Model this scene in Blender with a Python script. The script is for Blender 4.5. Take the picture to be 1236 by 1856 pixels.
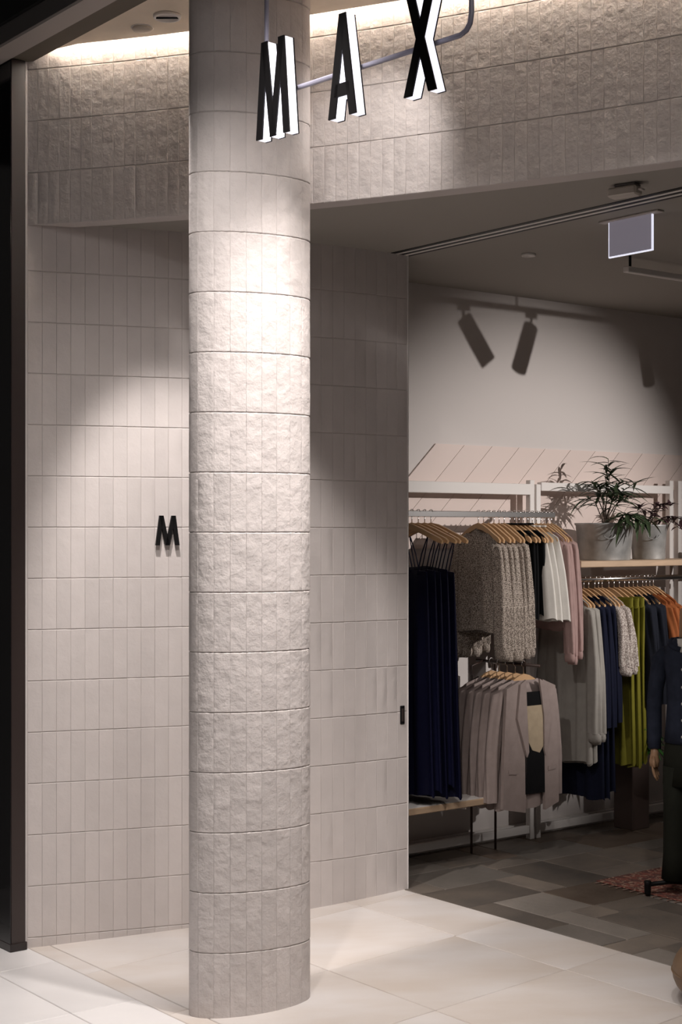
import bpy, bmesh, math, random
import numpy as np
from mathutils import Vector, Matrix
random.seed(7)
C = bpy.context.scene.collection
PI = math.pi
for o in list(bpy.data.objects):
    bpy.data.objects.remove(o)

# ------------------------------------------------------------------ camera, world, lights
F = 2750.0                       # focal length in pixels of the 1236x1856 frame
EYE = 1.6
HOR = 965.0                      # pixel row of the horizon
cam_d = bpy.data.cameras.new('camera')
cam_d.sensor_fit = 'VERTICAL'; cam_d.sensor_height = 36.0; cam_d.sensor_width = 36.0
cam_d.lens = F / 1856 * 36.0
cam_d.shift_y = (HOR - 928) / 1856
cam = bpy.data.objects.new('camera', cam_d); C.objects.link(cam)
cam.location = (0, 0, EYE); cam.rotation_euler = (PI / 2, 0, 0)
sc = bpy.context.scene
sc.camera = cam
sc.view_settings.view_transform = 'Standard'; sc.view_settings.look = 'None'
sc.view_settings.gamma = 1; sc.view_settings.use_curve_mapping = False
sc.view_settings.exposure = 0.0
wd = bpy.data.worlds.new('world'); sc.world = wd; wd.use_nodes = True
wd.node_tree.nodes['Background'].inputs[0].default_value = (1.0, 0.93, 0.88, 1)
wd.node_tree.nodes['Background'].inputs[1].default_value = 0.035

# store frame: n runs into the shop along its back wall, v runs across it away from the mall
TH = math.atan2(0.6156, 0.788)
CN, SN = math.cos(TH), math.sin(TH)
def W(n, v, z=0.0):
    return Vector((CN * n - SN * v, SN * n + CN * v, z))
def NV(X, Y):
    return CN * X + SN * Y, -SN * X + CN * Y
def n_at(px, v):                 # n of the point of the plane v = const met by the view line of column px
    k = (px - 618) / F
    return v * (SN + CN * k) / (CN - SN * k)

def spot(name, loc, target, power, angle, blend=0.5, size=0.03, col=(1.0, 0.9, 0.8)):
    d = bpy.data.lights.new(name, 'SPOT'); d.energy = power; d.spot_size = math.radians(angle); d.spot_blend = blend
    d.shadow_soft_size = size; d.color = col
    o = bpy.data.objects.new(name, d); C.objects.link(o)
    o.location = loc
    o.rotation_euler = (Vector(target) - Vector(loc)).to_track_quat('-Z', 'Y').to_euler()
    return o
def area(name, loc, target, power, sx, sy, col=(1.0, 0.93, 0.86)):
    d = bpy.data.lights.new(name, 'AREA'); d.energy = power; d.shape = 'RECTANGLE'; d.size = sx; d.size_y = sy; d.color = col
    o = bpy.data.objects.new(name, d); C.objects.link(o); o.location = loc
    o.rotation_euler = (Vector(target) - Vector(loc)).to_track_quat('-Z', 'Y').to_euler()
    return o
# downlights in the entrance ceiling
WARM = (1.0, 0.935, 0.895)
spot('column_downlight_lamp', (0.28, 4.54, 3.43), (-0.25, 5.10, 0.85), 205, 64, 1.0, 0.035, WARM)
spot('entry_flood_lamp', (-0.38, 3.70, 3.36), (-0.05, 6.0, 0.9), 125, 75, 1.0, 0.05, WARM)
spot('fascia_downlight_lamp', (0.22, 4.78, 3.43), (0.05, 5.47, 2.85), 24, 56, 0.8, 0.04, WARM)
spot('wall_washer_lamp', (-0.70, 5.02, 3.405), (-0.42, 6.2, 0.7), 225, 43, 0.5, 0.04, WARM)
spot('floor_downlight_lamp', (0.05, 4.44, 3.43), (0.0, 4.80, 0.0), 60, 46, 0.9, 0.05, WARM)
spot('entry_downlight_lamp', (0.85, 4.05, 3.43), (0.65, 5.2, 0.0), 80, 80, 0.8, 0.04, WARM)
# mall downlight over the walkway in front, plus an area fill
spot('mall_downlight_lamp', (-1.60, 4.55, 3.90), (-1.40, 4.85, 0.0), 260, 40, 0.9, 0.08, WARM)
area('mall_fill_lamp', (0.6, 1.6, 3.8), (0.2, 4.6, 0), 28, 1.4, 1.4, WARM)  # broad low fill added overhead for general floor brightness
# shop track lights, then a fill spot for the slate floor
spot('shop_spot_lamp', W(7.05, 0.95, 2.74), W(5.60, 5.58, 1.50), 640, 33, 0.85, 0.03, WARM)
spot('shop_spot_lamp', W(6.9, 2.4, 2.72), W(5.2, 5.2, 1.15), 28, 34, 0.9, 0.04, WARM)
spot('shop_spot_lamp', W(7.9, 3.0, 2.72), W(6.0, 5.1, 1.25), 30, 30, 0.9, 0.04, WARM)
spot('shop_spot_lamp', W(6.3, 3.3, 2.70), W(5.4, 4.2, 0.0), 17, 50, 0.9, 0.05, WARM)  # fill spot added to lift the slate floor

# ------------------------------------------------------------------ materials
MATS = {}
def mat(name, col, rough=0.6, metal=0.0, emit=None, estr=0.0, bump=0.0, bscale=40.0, bdetail=4.0, var=0.0, vscale=3.0,
        spec=0.5, rnd=0.0, stretch=(1, 1, 1), col2=None, bdist=0.01):
    if name in MATS: return MATS[name]
    m = bpy.data.materials.new(name); m.use_nodes = True; nt = m.node_tree; N = nt.nodes; L = nt.links
    b = N['Principled BSDF']
    b.inputs['Base Color'].default_value = (*col, 1); b.inputs['Roughness'].default_value = rough
    b.inputs['Metallic'].default_value = metal; b.inputs['Specular IOR Level'].default_value = spec
    if emit:
        b.inputs['Emission Color'].default_value = (*emit, 1); b.inputs['Emission Strength'].default_value = estr
    tc = N.new('ShaderNodeTexCoord'); mp = N.new('ShaderNodeMapping'); mp.inputs['Scale'].default_value = stretch
    L.new(tc.outputs['Object'], mp.inputs['Vector'])
    vec = mp.outputs['Vector']
    if rnd > 0 or var > 0 or bump > 0:
        oi = N.new('ShaderNodeObjectInfo'); ad = N.new('ShaderNodeVectorMath'); ad.operation = 'ADD'
        ml = N.new('ShaderNodeMath'); ml.operation = 'MULTIPLY'; ml.inputs[1].default_value = 37.0
        L.new(oi.outputs['Random'], ml.inputs[0]); L.new(vec, ad.inputs[0]); L.new(ml.outputs[0], ad.inputs[1])
        vec = ad.outputs[0]
    last = None
    if var > 0:
        nz = N.new('ShaderNodeTexNoise'); nz.inputs['Scale'].default_value = vscale; nz.inputs['Detail'].default_value = 5
        L.new(vec, nz.inputs['Vector'])
        rp = N.new('ShaderNodeValToRGB')
        c2 = col2 if col2 else tuple(max(0, c * (1 - var)) for c in col)
        rp.color_ramp.elements[0].position = 0.32; rp.color_ramp.elements[0].color = (*c2, 1)
        rp.color_ramp.elements[1].position = 0.68; rp.color_ramp.elements[1].color = (*col, 1)
        L.new(nz.outputs['Fac'], rp.inputs['Fac']); last = rp.outputs['Color']
    if rnd > 0:
        mr = N.new('ShaderNodeMapRange'); mr.inputs[3].default_value = 1 - rnd; mr.inputs[4].default_value = 1 + rnd
        L.new(oi.outputs['Random'], mr.inputs[0])
        mx = N.new('ShaderNodeMix'); mx.data_type = 'RGBA'; mx.blend_type = 'MULTIPLY'; mx.inputs[0].default_value = 1
        if last: L.new(last, mx.inputs[6])
        else: mx.inputs[6].default_value = (*col, 1)
        L.new(mr.outputs[0], mx.inputs[7]); last = mx.outputs[2]
    if last: L.new(last, b.inputs['Base Color'])
    if bump > 0:
        nb = N.new('ShaderNodeTexNoise'); nb.inputs['Scale'].default_value = bscale; nb.inputs['Detail'].default_value = bdetail
        nb.inputs['Roughness'].default_value = 0.55
        L.new(vec, nb.inputs['Vector'])
        bp = N.new('ShaderNodeBump'); bp.inputs['Strength'].default_value = bump; bp.inputs['Distance'].default_value = bdist
        L.new(nb.outputs['Fac'], bp.inputs['Height']); L.new(bp.outputs['Normal'], b.inputs['Normal'])
    MATS[name] = m
    return m
def tweed(name, dark, light, scale=260.0):
    m = bpy.data.materials.new(name); m.use_nodes = True; nt = m.node_tree; N = nt.nodes; L = nt.links
    b = N['Principled BSDF']; b.inputs['Roughness'].default_value = 0.9
    tc = N.new('ShaderNodeTexCoord'); vo = N.new('ShaderNodeTexNoise'); vo.inputs['Scale'].default_value = scale; vo.inputs['Detail'].default_value = 3
    L.new(tc.outputs['Object'], vo.inputs['Vector'])
    rp = N.new('ShaderNodeValToRGB'); rp.color_ramp.elements[0].position = 0.42; rp.color_ramp.elements[0].color = (*dark, 1)
    rp.color_ramp.elements[1].position = 0.60; rp.color_ramp.elements[1].color = (*light, 1)
    L.new(vo.outputs['Fac'], rp.inputs['Fac']); L.new(rp.outputs['Color'], b.inputs['Base Color'])
    bp = N.new('ShaderNodeBump'); bp.inputs['Strength'].default_value = 0.5; bp.inputs['Distance'].default_value = 0.004
    L.new(vo.outputs['Fac'], bp.inputs['Height']); L.new(bp.outputs['Normal'], b.inputs['Normal'])
    return m
TILE = (0.66, 0.605, 0.585)
M_tile_col = mat('handmade_tile_rough', TILE, 0.62, bump=0.62, bscale=20, bdetail=4, var=0.12, vscale=9, rnd=0.03, bdist=0.012)
M_tile_wall = mat('handmade_tile_wall', TILE, 0.6, bump=0.45, bscale=18, bdetail=4, var=0.06, vscale=9, rnd=0.035, bdist=0.006)
M_tile_fas = mat('handmade_tile_fascia', TILE, 0.62, bump=0.65, bscale=26, bdetail=5, var=0.08, vscale=9, rnd=0.04, bdist=0.010)
M_grout = mat('grout', (0.60, 0.55, 0.53), 0.9)
M_soffit = mat('soffit_paint', (0.36, 0.335, 0.30), 0.85)
M_ceil = mat('ceiling_plaster', (0.86, 0.75, 0.62), 0.8, bump=0.2, bscale=6, var=0.18, vscale=4)
M_white = mat('white_paint', (0.80, 0.76, 0.73), 0.6)
M_backwall = mat('shop_wall_paint', (0.68, 0.63, 0.605), 0.8)
M_panel = mat('blush_board', (0.74, 0.62, 0.57), 0.6, rnd=0.03)
M_trim = mat('pale_trim', (0.72, 0.68, 0.66), 0.45)
M_dark = mat('dark_bronze', (0.022, 0.015, 0.014), 0.25)
M_bronze = mat('bronze_post', (0.040, 0.028, 0.026), 0.35)
M_glassdark = mat('dark_glass', (0.008, 0.007, 0.008), 0.08)
M_black = mat('black_metal', (0.007, 0.0065, 0.007), 0.5, spec=0.2)
M_beam = mat('grey_beam', (0.17, 0.155, 0.15), 0.6)
M_beaml = mat('light_beam', (0.50, 0.45, 0.42), 0.6)
M_beamd = mat('beam_gap', (0.16, 0.135, 0.105), 0.8)
M_void = mat('mall_ceiling_black', (0.012, 0.012, 0.012), 0.9)
M_marble = mat('ramp_stone', (0.70, 0.66, 0.64), 0.42, var=0.2, vscale=1.7, rnd=0.04, stretch=(1, 2.4, 1), col2=(0.60, 0.53, 0.475), bump=0.06, bscale=30)
M_mall = mat('mall_stone', (0.78, 0.755, 0.75), 0.35, var=0.08, vscale=2.0, rnd=0.03, stretch=(1, 2, 1))
M_joint = mat('floor_joint', (0.42, 0.36, 0.32), 0.9)
M_slate = mat('slate', (0.20, 0.165, 0.135), 0.5, var=0.3, vscale=5, rnd=0.30, col2=(0.13, 0.112, 0.098), bump=0.35, bscale=22, bdist=0.006)
SLATES = [M_slate, mat('slate_brown', (0.20, 0.155, 0.12), 0.5, var=0.3, vscale=5, rnd=0.3, col2=(0.13, 0.09, 0.065), bump=0.35, bscale=22, bdist=0.006), mat('slate_pale', (0.235, 0.205, 0.18), 0.5, var=0.3, vscale=5, rnd=0.25, col2=(0.18, 0.16, 0.14), bump=0.35, bscale=22, bdist=0.006)]
M_slatejoint = mat('slate_joint', (0.36, 0.31, 0.27), 0.9)
M_wood = mat('pale_wood', (0.60, 0.43, 0.29), 0.5, var=0.2, vscale=6, stretch=(1, 8, 8))
M_hang = mat('hanger_wood', (0.58, 0.36, 0.19), 0.45, rnd=0.10)
M_chrome = mat('chrome', (0.75, 0.73, 0.72), 0.22, 1.0)
M_zinc = mat('zinc', (0.52, 0.52, 0.51), 0.5, 0.55, var=0.35, vscale=14)
M_soil = mat('soil', (0.05, 0.035, 0.025), 0.95)
M_glow = mat('led_strip', (1, 1, 1), 0.5, emit=(1.0, 0.93, 0.84), estr=32.0)
M_letter = mat('lit_acrylic', (0.9, 0.9, 0.95), 0.4, emit=(0.90, 0.89, 1.0), estr=0.95)
M_railtube = mat('sign_tube', (0.28, 0.27, 0.34), 0.35)
M_exit = mat('exit_panel', (0.34, 0.32, 0.36), 0.25, emit=(0.60, 0.55, 0.68), estr=0.16)
M_exitedge = mat('exit_edge', (0.9, 0.9, 1.0), 0.3, emit=(0.85, 0.86, 1.0), estr=0.85)

# ------------------------------------------------------------------ mesh helpers
def mesh(name, verts, faces, m=None, smooth=False):
    me = bpy.data.meshes.new(name); me.from_pydata([tuple(v) for v in verts], [], faces); me.update()
    if smooth: me.polygons.foreach_set('use_smooth', [True] * len(me.polygons))
    if m: me.materials.append(m)
    return me
def link(name, me, parent=None, loc=None, rot=None, scale=None):
    o = bpy.data.objects.new(name, me); C.objects.link(o)
    if parent: o.parent = parent
    if loc is not None: o.location = loc
    if rot is not None: o.rotation_euler = rot
    if scale is not None: o.scale = scale
    return o
def sharp(me, deg=22):
    me.set_sharp_from_angle(angle=math.radians(deg)); return me
def fixn(me):
    bm = bmesh.new(); bm.from_mesh(me); bmesh.ops.recalc_face_normals(bm, faces=bm.faces); bm.to_mesh(me); bm.free(); return me
class MB:
    def __init__(s): s.v = []; s.f = []
    def add(s, v, f):
        k = len(s.v); s.v += [tuple(p) for p in v]; s.f += [tuple(i + k for i in q) for q in f]; return s
    def box(s, x0, x1, y0, y1, z0, z1):
        v = [(x, y, z) for z in (z0, z1) for y in (y0, y1) for x in (x0, x1)]
        return s.add(v, [(0, 2, 3, 1), (4, 5, 7, 6), (0, 1, 5, 4), (2, 6, 7, 3), (0, 4, 6, 2), (1, 3, 7, 5)])
    def bbox(s, x0, x1, y0, y1, z0, z1, b=0.004):      # box with chamfered edges
        bm = bmesh.new(); bmesh.ops.create_cube(bm, size=1)
        for q in bm.verts:
            q.co = Vector(((x0 + x1) / 2 + q.co.x * (x1 - x0), (y0 + y1) / 2 + q.co.y * (y1 - y0), (z0 + z1) / 2 + q.co.z * (z1 - z0)))
        bmesh.ops.bevel(bm, geom=list(bm.edges), offset=b, segments=1, affect='EDGES')
        bm.verts.index_update()
        s.add([q.co[:] for q in bm.verts], [[x.index for x in f.verts] for f in bm.faces]); bm.free(); return s
    def tube(s, pts, r, n=8, cap=True):
        pts = [Vector(p) for p in pts]; rs = r if isinstance(r, (list, tuple)) else [r] * len(pts)
        rings = []; up = Vector((0, 0, 1)); prev = None
        for i, p in enumerate(pts):
            t = (pts[min(i + 1, len(pts) - 1)] - pts[max(i - 1, 0)]).normalized()
            if prev is None:
                a = t.cross(up)
                if a.length < 0.05: a = t.cross(Vector((1, 0, 0)))
            else:
                a = prev - t * prev.dot(t)
            a.normalize(); prev = a; b = t.cross(a)
            rings.append([p + (a * math.cos(2 * PI * j / n) + b * math.sin(2 * PI * j / n)) * rs[i] for j in range(n)])
        v = [q for rg in rings for q in rg]; f = []
        for i in range(len(pts) - 1):
            for j in range(n):
                f.append((i * n + j, i * n + (j + 1) % n, (i + 1) * n + (j + 1) % n, (i + 1) * n + j))
        if cap: f += [tuple(range(n))[::-1], tuple((len(pts) - 1) * n + j for j in range(n))]
        return s.add(v, f)
    def lathe(s, prof, n=32, cx=0, cy=0, sx=1, sy=1):
        v = []; f = []
        for r, z in prof:
            for j in range(n): v.append((cx + sx * r * math.cos(2 * PI * j / n), cy + sy * r * math.sin(2 * PI * j / n), z))
        for i in range(len(prof) - 1):
            for j in range(n): f.append((i * n + j, i * n + (j + 1) % n, (i + 1) * n + (j + 1) % n, (i + 1) * n + j))
        f += [tuple(range(n))[::-1], tuple((len(prof) - 1) * n + j for j in range(n))]
        return s.add(v, f)
    def prism(s, poly, y0, y1):                         # polygon in x,z extruded along y
        n = len(poly); v = [(p[0], y0, p[1]) for p in poly] + [(p[0], y1, p[1]) for p in poly]
        f = [tuple(range(n)), tuple(range(2 * n - 1, n - 1, -1))] + [(i, i + n, (i + 1) % n + n, (i + 1) % n) for i in range(n)]
        return s.add(v, f)
    def sweep(s, poly, x0, x1):                         # polygon in y,z extruded along x
        n = len(poly); v = [(x0, p[0], p[1]) for p in poly] + [(x1, p[0], p[1]) for p in poly]
        f = [tuple(range(n)), tuple(range(2 * n - 1, n - 1, -1))] + [(i, i + n, (i + 1) % n + n, (i + 1) % n) for i in range(n)]
        return s.add(v, f)
    def me(s, name, m, smooth=False): return fixn(mesh(name, s.v, s.f, m, smooth))
    def build(s, name, m, parent=None, smooth=False, loc=None, rot=None):
        return link(name, s.me(name, m, smooth), parent, loc, rot)
def tag(o, label=None, cat=None, group=None, kind=None):
    if label: o['label'] = label
    if cat: o['category'] = cat
    if group: o['group'] = group
    if kind: o['kind'] = kind
    return o
def thing(name, label, cat, loc=(0, 0, 0), rz=0.0, group=None):
    o = bpy.data.objects.new(name, None); C.objects.link(o); o.empty_display_size = 0.05
    o.location = loc; o.rotation_euler = (0, 0, rz)
    return tag(o, label, cat, group)
def copy_tree(root, loc, rz, label=None, group=None, scale=None):
    r = root.copy(); C.objects.link(r); r.location = loc; r.rotation_euler = (0, 0, rz)
    if scale: r.scale = scale
    if label: r['label'] = label
    if group: r['group'] = group
    for ch in list(root.children):
        c = ch.copy(); C.objects.link(c); c.parent = r
        for g in list(ch.children):
            d = g.copy(); C.objects.link(d); d.parent = c
    return r

# ------------------------------------------------------------------ plan of the shell
Z_SOF = 2.81; Z_CEIL = 3.46
N0, N1 = 2.68, 4.285                                    # foot of the ramp / threshold of the slate floor
def ramp_z(n): return -0.02 + 0.065 * min(1, max(0, (n - N0) / (N1 - N0)))
wx = [-1.22, -0.615, -0.122, 0.294]; wy = [5.914, 6.125, 6.351, 6.627]
wpoly = np.polyfit(wx, wy, 3)
wall_y = lambda x: float(np.polyval(wpoly, x))
fpoly = np.polyfit([-1.19, -0.564, -0.107, 0.511, 1.099], [5.905, 5.70, 5.54, 5.215, 4.88], 2)
def fas_y(x):
    if x <= 1.3: return float(np.polyval(fpoly, x))
    s = 2 * fpoly[0] * 1.3 + fpoly[1]
    return float(np.polyval(fpoly, 1.3)) + s * (x - 1.3)
def arc_points(fy, x0, x1, step):                       # points about `step` apart along y = fy(x)
    xs = np.linspace(x0, x1, 1500); ys = np.array([fy(x) for x in xs])
    s = np.concatenate([[0], np.cumsum(np.hypot(np.diff(xs), np.diff(ys)))])
    k = max(1, round(s[-1] / step)); t = np.linspace(0, s[-1], k + 1)
    return [(float(np.interp(q, s, xs)), float(np.interp(q, s, ys))) for q in t]
def slab(name, pts, z0, z1, thick, m, parent=None):     # curved wall body: pts front line, thickness to the back (+y side)
    mb = MB(); n = len(pts); v = []
    for i, (x, y) in enumerate(pts):
        a = pts[max(0, i - 1)]; b = pts[min(n - 1, i + 1)]
        t = Vector((b[0] - a[0], b[1] - a[1])).normalized(); nr = Vector((-t.y, t.x))
        v += [(x, y, z0), (x, y, z1), (x + nr.x * thick, y + nr.y * thick, z0), (x + nr.x * thick, y + nr.y * thick, z1)]
    f = [(0, 2, 3, 1)]
    for i in range(n - 1):
        a, b = 4 * i, 4 * i + 4
        f += [(a, a + 1, b + 1, b), (a + 2, b + 2, b + 3, a + 3), (a + 1, a + 3, b + 3, b + 1), (a, b, b + 2, a + 2)]
    e = 4 * (n - 1); f.append((e, e + 1, e + 3, e + 2))
    mb.add(v, f)
    return mb.build(name, m, parent)
def tile_mesh(name, w, h, d, m, seed, gapu=0.0003, gapv=0.0009):   # flat hand pressed tile, face towards -y, chamfered uneven rim
    rr = random.Random(seed)
    us = [gapu, gapu + 0.0013, w / 2, w - gapu - 0.0013, w - gapu]; vs = [gapv, gapv + 0.0022, h / 2, h - gapv - 0.0022, h - gapv]
    v = []; f = []
    for j, z in enumerate(vs):
        for i, u in enumerate(us):
            edge = i in (0, 4) or j in (0, 4)
            y = -d + ((0.0020 if j in (0, 4) else 0.0008) if edge else rr.uniform(-0.0005, 0.0005))
            if edge: u += rr.uniform(-0.0003, 0.0003); 
            v.append((u - w / 2, y, z + (rr.uniform(-0.0009, 0.0009) if j in (0, 4) else 0)))
    for j in range(4):
        for i in range(4): f.append((j * 5 + i, j * 5 + i + 1, j * 5 + i + 6, j * 5 + i + 5))
    ring = [0, 1, 2, 3, 4, 9, 14, 19, 24, 23, 22, 21, 20, 15, 10, 5]; k = len(v)
    v += [(v[q][0], 0.0, v[q][2]) for q in ring]
    for i in range(16): f.append((ring[i], k + i, k + (i + 1) % 16, ring[(i + 1) % 16]))
    return sharp(mesh(name, v, f, m, True))
def stuff_join(name, pieces, parent):                   # pieces: (mesh, matrix)
    mb = MB()
    for me, mx in pieces:
        mb.add([mx @ q.co for q in me.vertices], [tuple(p.vertices) for p in me.polygons])
    o = link(name, sharp(mesh(name, mb.v, mb.f, pieces[0][0].materials[0], True)), parent); o['kind'] = 'stuff'
    return o
def tile_strip(parent, pts, zs, m, hide=None, tag_='tile'):
    cache = {}; rest = []; rr = random.Random(3)
    for i in range(len(pts) - 1):
        (x0, y0), (x1, y1) = pts[i], pts[i + 1]; w = math.hypot(x1 - x0, y1 - y0); a = math.atan2(y1 - y0, x1 - x0)
        for j in range(len(zs) - 1):
            h = zs[j + 1] - zs[j]; key = (round(w, 3), round(h, 3), rr.randrange(4))
            if key not in cache: cache[key] = tile_mesh('tile', w, h, 0.0032, m, len(cache))
            loc = Vector(((x0 + x1) / 2, (y0 + y1) / 2, zs[j])); push = rr.uniform(0.0, 0.0006)
            loc += Vector((math.sin(a), -math.cos(a), 0)) * push
            rot = (rr.uniform(-0.002, 0.002), 0, a + rr.uniform(-0.008, 0.008))
            if hide and hide(x0, x1):
                rest.append((cache[key], Matrix.Translation(loc) @ Matrix.Rotation(rot[2], 4, 'Z')))
            else:
                link('tile', cache[key], parent, loc, rot)
    if rest: stuff_join('tile_field', rest, parent)

# wall beside the entrance
wl = arc_points(wall_y, -1.236, 0.294, 0.05)
wl_back = [(x, y) for x, y in wl]
WALL = tag(slab('wall_left', wl_back, -0.06, Z_SOF + 0.01, 0.09, M_grout), kind='structure')
wt = arc_points(wall_y, -1.222, 0.286, 0.056)
px_of = lambda x, y: 618 + F * x / y
hid = lambda x0, x1: px_of(x0, wall_y(x0)) > 352 and px_of(x1, wall_y(x1)) < 556
tile_strip(WALL, wt, [-0.05] + [0.02 + 0.2 * k for k in range(15)], M_tile_wall, hid)
# fascia above the opening
fp = arc_points(fas_y, -1.236, 4.6, 0.1)
FAS = tag(slab('wall_fascia', fp, Z_SOF - 0.01, 3.60, 0.10, M_grout), kind='structure')
ft = arc_points(fas_y, -1.222, 1.75, 0.0455)
tile_strip(FAS, ft, [2.795, 3.0, 3.2, 3.4, 3.585], M_tile_fas)
# soffit and shop ceiling
v = []; f = []
xs = [-1.3, -1.0, -0.6, -0.2, 0.2, 0.6, 1.0, 1.4, 2.2, 3.2, 4.6, 7.5]
for x in xs:
    y0 = fas_y(min(x, 4.6)) + 0.02
    v += [(x, y0, Z_SOF), (x, 13.0, Z_SOF), (x, y0, Z_SOF + 0.08), (x, 13.0, Z_SOF + 0.08)]
for i in range(len(xs) - 1):
    a, b = 4 * i, 4 * i + 4
    f += [(a, a + 1, b + 1, b), (a + 2, b + 2, b + 3, a + 3), (a, b, b + 2, a + 2)]
tag(link('ceiling', fixn(mesh('ceiling', v, f, M_soffit))), kind='structure')
# plaster ceiling in front of the fascia, ends short of it so that the light slot stays open
v = []; f = []
xs = [-1.215, -1.0, -0.7, -0.4, -0.1, 0.2, 0.5, 0.8, 1.1, 1.5, 2.2, 3.0]
for x in xs:
    ylo = (N0 - CN * x) / SN; yhi = max(ylo + 0.002, fas_y(x) - 0.075)
    v += [(x, ylo, Z_CEIL), (x, yhi, Z_CEIL), (x, ylo, Z_CEIL + 0.12), (x, yhi, Z_CEIL + 0.12)]
for i in range(len(xs) - 1):
    a, b = 4 * i, 4 * i + 4
    f += [(a, a + 1, b + 1, b), (a + 2, b + 2, b + 3, a + 3), (a + 1, a + 3, b + 3, b + 1), (a, b, b + 2, a + 2)]
tag(link('ceiling_entry', fixn(mesh('ceiling_entry', v, f, M_ceil))), kind='structure')
# light slot: LED strip and lid
led = MB(); lid = MB(); lp = arc_points(fas_y, -1.21, 2.6, 0.08)
for i in range(len(lp) - 1):
    (x0, y0), (x1, y1) = lp[i], lp[i + 1]
    t = Vector((x1 - x0, y1 - y0)).normalized(); nr = Vector((t.y, -t.x))
    def q(x, y, d, z): return (x + nr.x * d, y + nr.y * d, z)
    led.add([q(x0, y0, 0.022, 3.515), q(x1, y1, 0.022, 3.515), q(x1, y1, 0.040, 3.515), q(x0, y0, 0.040, 3.515),
             q(x0, y0, 0.022, 3.520), q(x1, y1, 0.022, 3.520), q(x1, y1, 0.040, 3.520), q(x0, y0, 0.040, 3.520)],
            [(0, 1, 2, 3), (4, 5, 6, 7), (0, 1, 5, 4), (3, 2, 6, 7)])
    lid.add([q(x0, y0, -0.05, 3.585), q(x1, y1, -0.05, 3.585), q(x1, y1, 0.10, 3.585), q(x0, y0, 0.10, 3.585)], [(0, 1, 2, 3)])
tag(led.build('led_strip', M_glow), 'long white strip light glowing in the slot above the tiled fascia', 'light strip')
tag(lid.build('trim_1', M_white), kind='structure')
# trims at both ends of the tiled wall
def vtrim(name, x, y, w, d, z0, z1, a, m):
    o = MB().bbox(-w / 2, w / 2, -d, 0.02, z0, z1, 0.002).build(name, m, None, False, (x, y, 0), (0, 0, a)); return tag(o, kind='structure')
vtrim('trim_2', -1.229, wall_y(-1.229), 0.014, 0.006, -0.03, 3.50, 0.3, M_trim)
vtrim('trim_3', 0.290, wall_y(0.290), 0.008, 0.0055, 0.0, Z_SOF, 0.6, M_trim)

# ------------------------------------------------------------------ floors
def floor_tile(n0, n1, v0, v1, m, parent, zf, cache=None, g=0.0018, t=0.02, dz=0.0):
    b = 0.002; pts = []
    for k, (i, z) in enumerate([(0, -t), (0, -b), (b, 0)]):
        for (a, c) in [(n0 + g + i, v0 + g + i), (n1 - g - i, v0 + g + i), (n1 - g - i, v1 - g - i), (n0 + g + i, v1 - g - i)]:
            p = W(a, c, zf(a) + z + dz); pts.append(p)
    c0 = sum(pts, Vector()) / len(pts)
    fs = [(8, 9, 10, 11)] + [(k * 4 + i, k * 4 + (i + 1) % 4, k * 4 + 4 + (i + 1) % 4, k * 4 + 4 + i) for k in (0, 1) for i in range(4)]
    return link('tile', fixn(mesh('tile', [p - c0 for p in pts], fs, m)), parent, c0)
def bed(name, n0, n1, v0, v1, zf, m, drop=0.004, thick=0.06):
    pts = [W(n0, v0, zf(n0) - drop), W(n1, v0, zf(n1) - drop), W(n1, v1, zf(n1) - drop), W(n0, v1, zf(n0) - drop)]
    pts += [p - Vector((0, 0, thick)) for p in pts]
    o = link(name, fixn(mesh(name, pts, [(0, 1, 2, 3), (4, 5, 6, 7), (0, 1, 5, 4), (1, 2, 6, 5), (2, 3, 7, 6), (3, 0, 4, 7)], m)))
    return tag(o, kind='structure')
FR = bed('floor', N0, N1, 1.2, 5.55, ramp_z, M_joint)
nb = [N0, 2.76, 3.36, 3.98, N1]; vb = [3.79 - 0.585 * k for k in range(4, -4, -1)]
for i in range(4):
    for j in range(len(vb) - 1):
        floor_tile(nb[i], nb[i + 1], vb[j], vb[j + 1], M_marble, FR, ramp_z)
FM = bed('floor_mall', -1.2, N0, 1.0, 6.4, ramp_z, M_joint)
nbm = [N0, 2.43, 1.83, 1.23, 0.63]
for i in range(4):
    for j in range(9):
        v0 = 0.98 + 0.6 * j + (0.0 if i % 2 else 0.0); floor_tile(nbm[i + 1], nbm[i], v0, v0 + 0.6, M_mall, FM, ramp_z, dz=0.0005)
FS = bed('floor_store', N1, 9.5, 0.5, 5.75, ramp_z, M_slatejoint)
cell = 0.148; gn, gv = 19, 19; occ = [[False] * gv for _ in range(gn)]; rr = random.Random(11); smesh = {}
sizes = [(2, 2), (3, 2), (2, 3), (1, 2), (2, 1), (2, 4), (1, 1), (1, 3)]
wts = [7, 3, 5, 3, 3, 2, 1, 2]
for i in range(gn):
    for j in range(gv):
        if occ[i][j]: continue
        opts = []
        for (a, b), wg in zip(sizes, wts):
            if i + a <= gn and j + b <= gv and not any(occ[i + p][j + q] for p in range(a) for q in range(b)): opts += [(a, b)] * wg
        a, b = rr.choice(opts) if opts else (1, 1)
        for p in range(a):
            for q in range(b): occ[i + p][j + q] = True
        key = (a, b, rr.choice((0, 0, 1, 2, 2)))
        if key not in smesh:
            smesh[key] = MB().bbox(0.003, a * cell - 0.003, 0.003, b * cell - 0.003, -0.02, 0.0, 0.0022).me('tile', SLATES[key[2]])
        link('tile', smesh[key], FS, W(N1 + i * cell, 2.86 + j * cell, 0.045 + rr.uniform(-0.0012, 0.0012)), (0, 0, TH))

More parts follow.
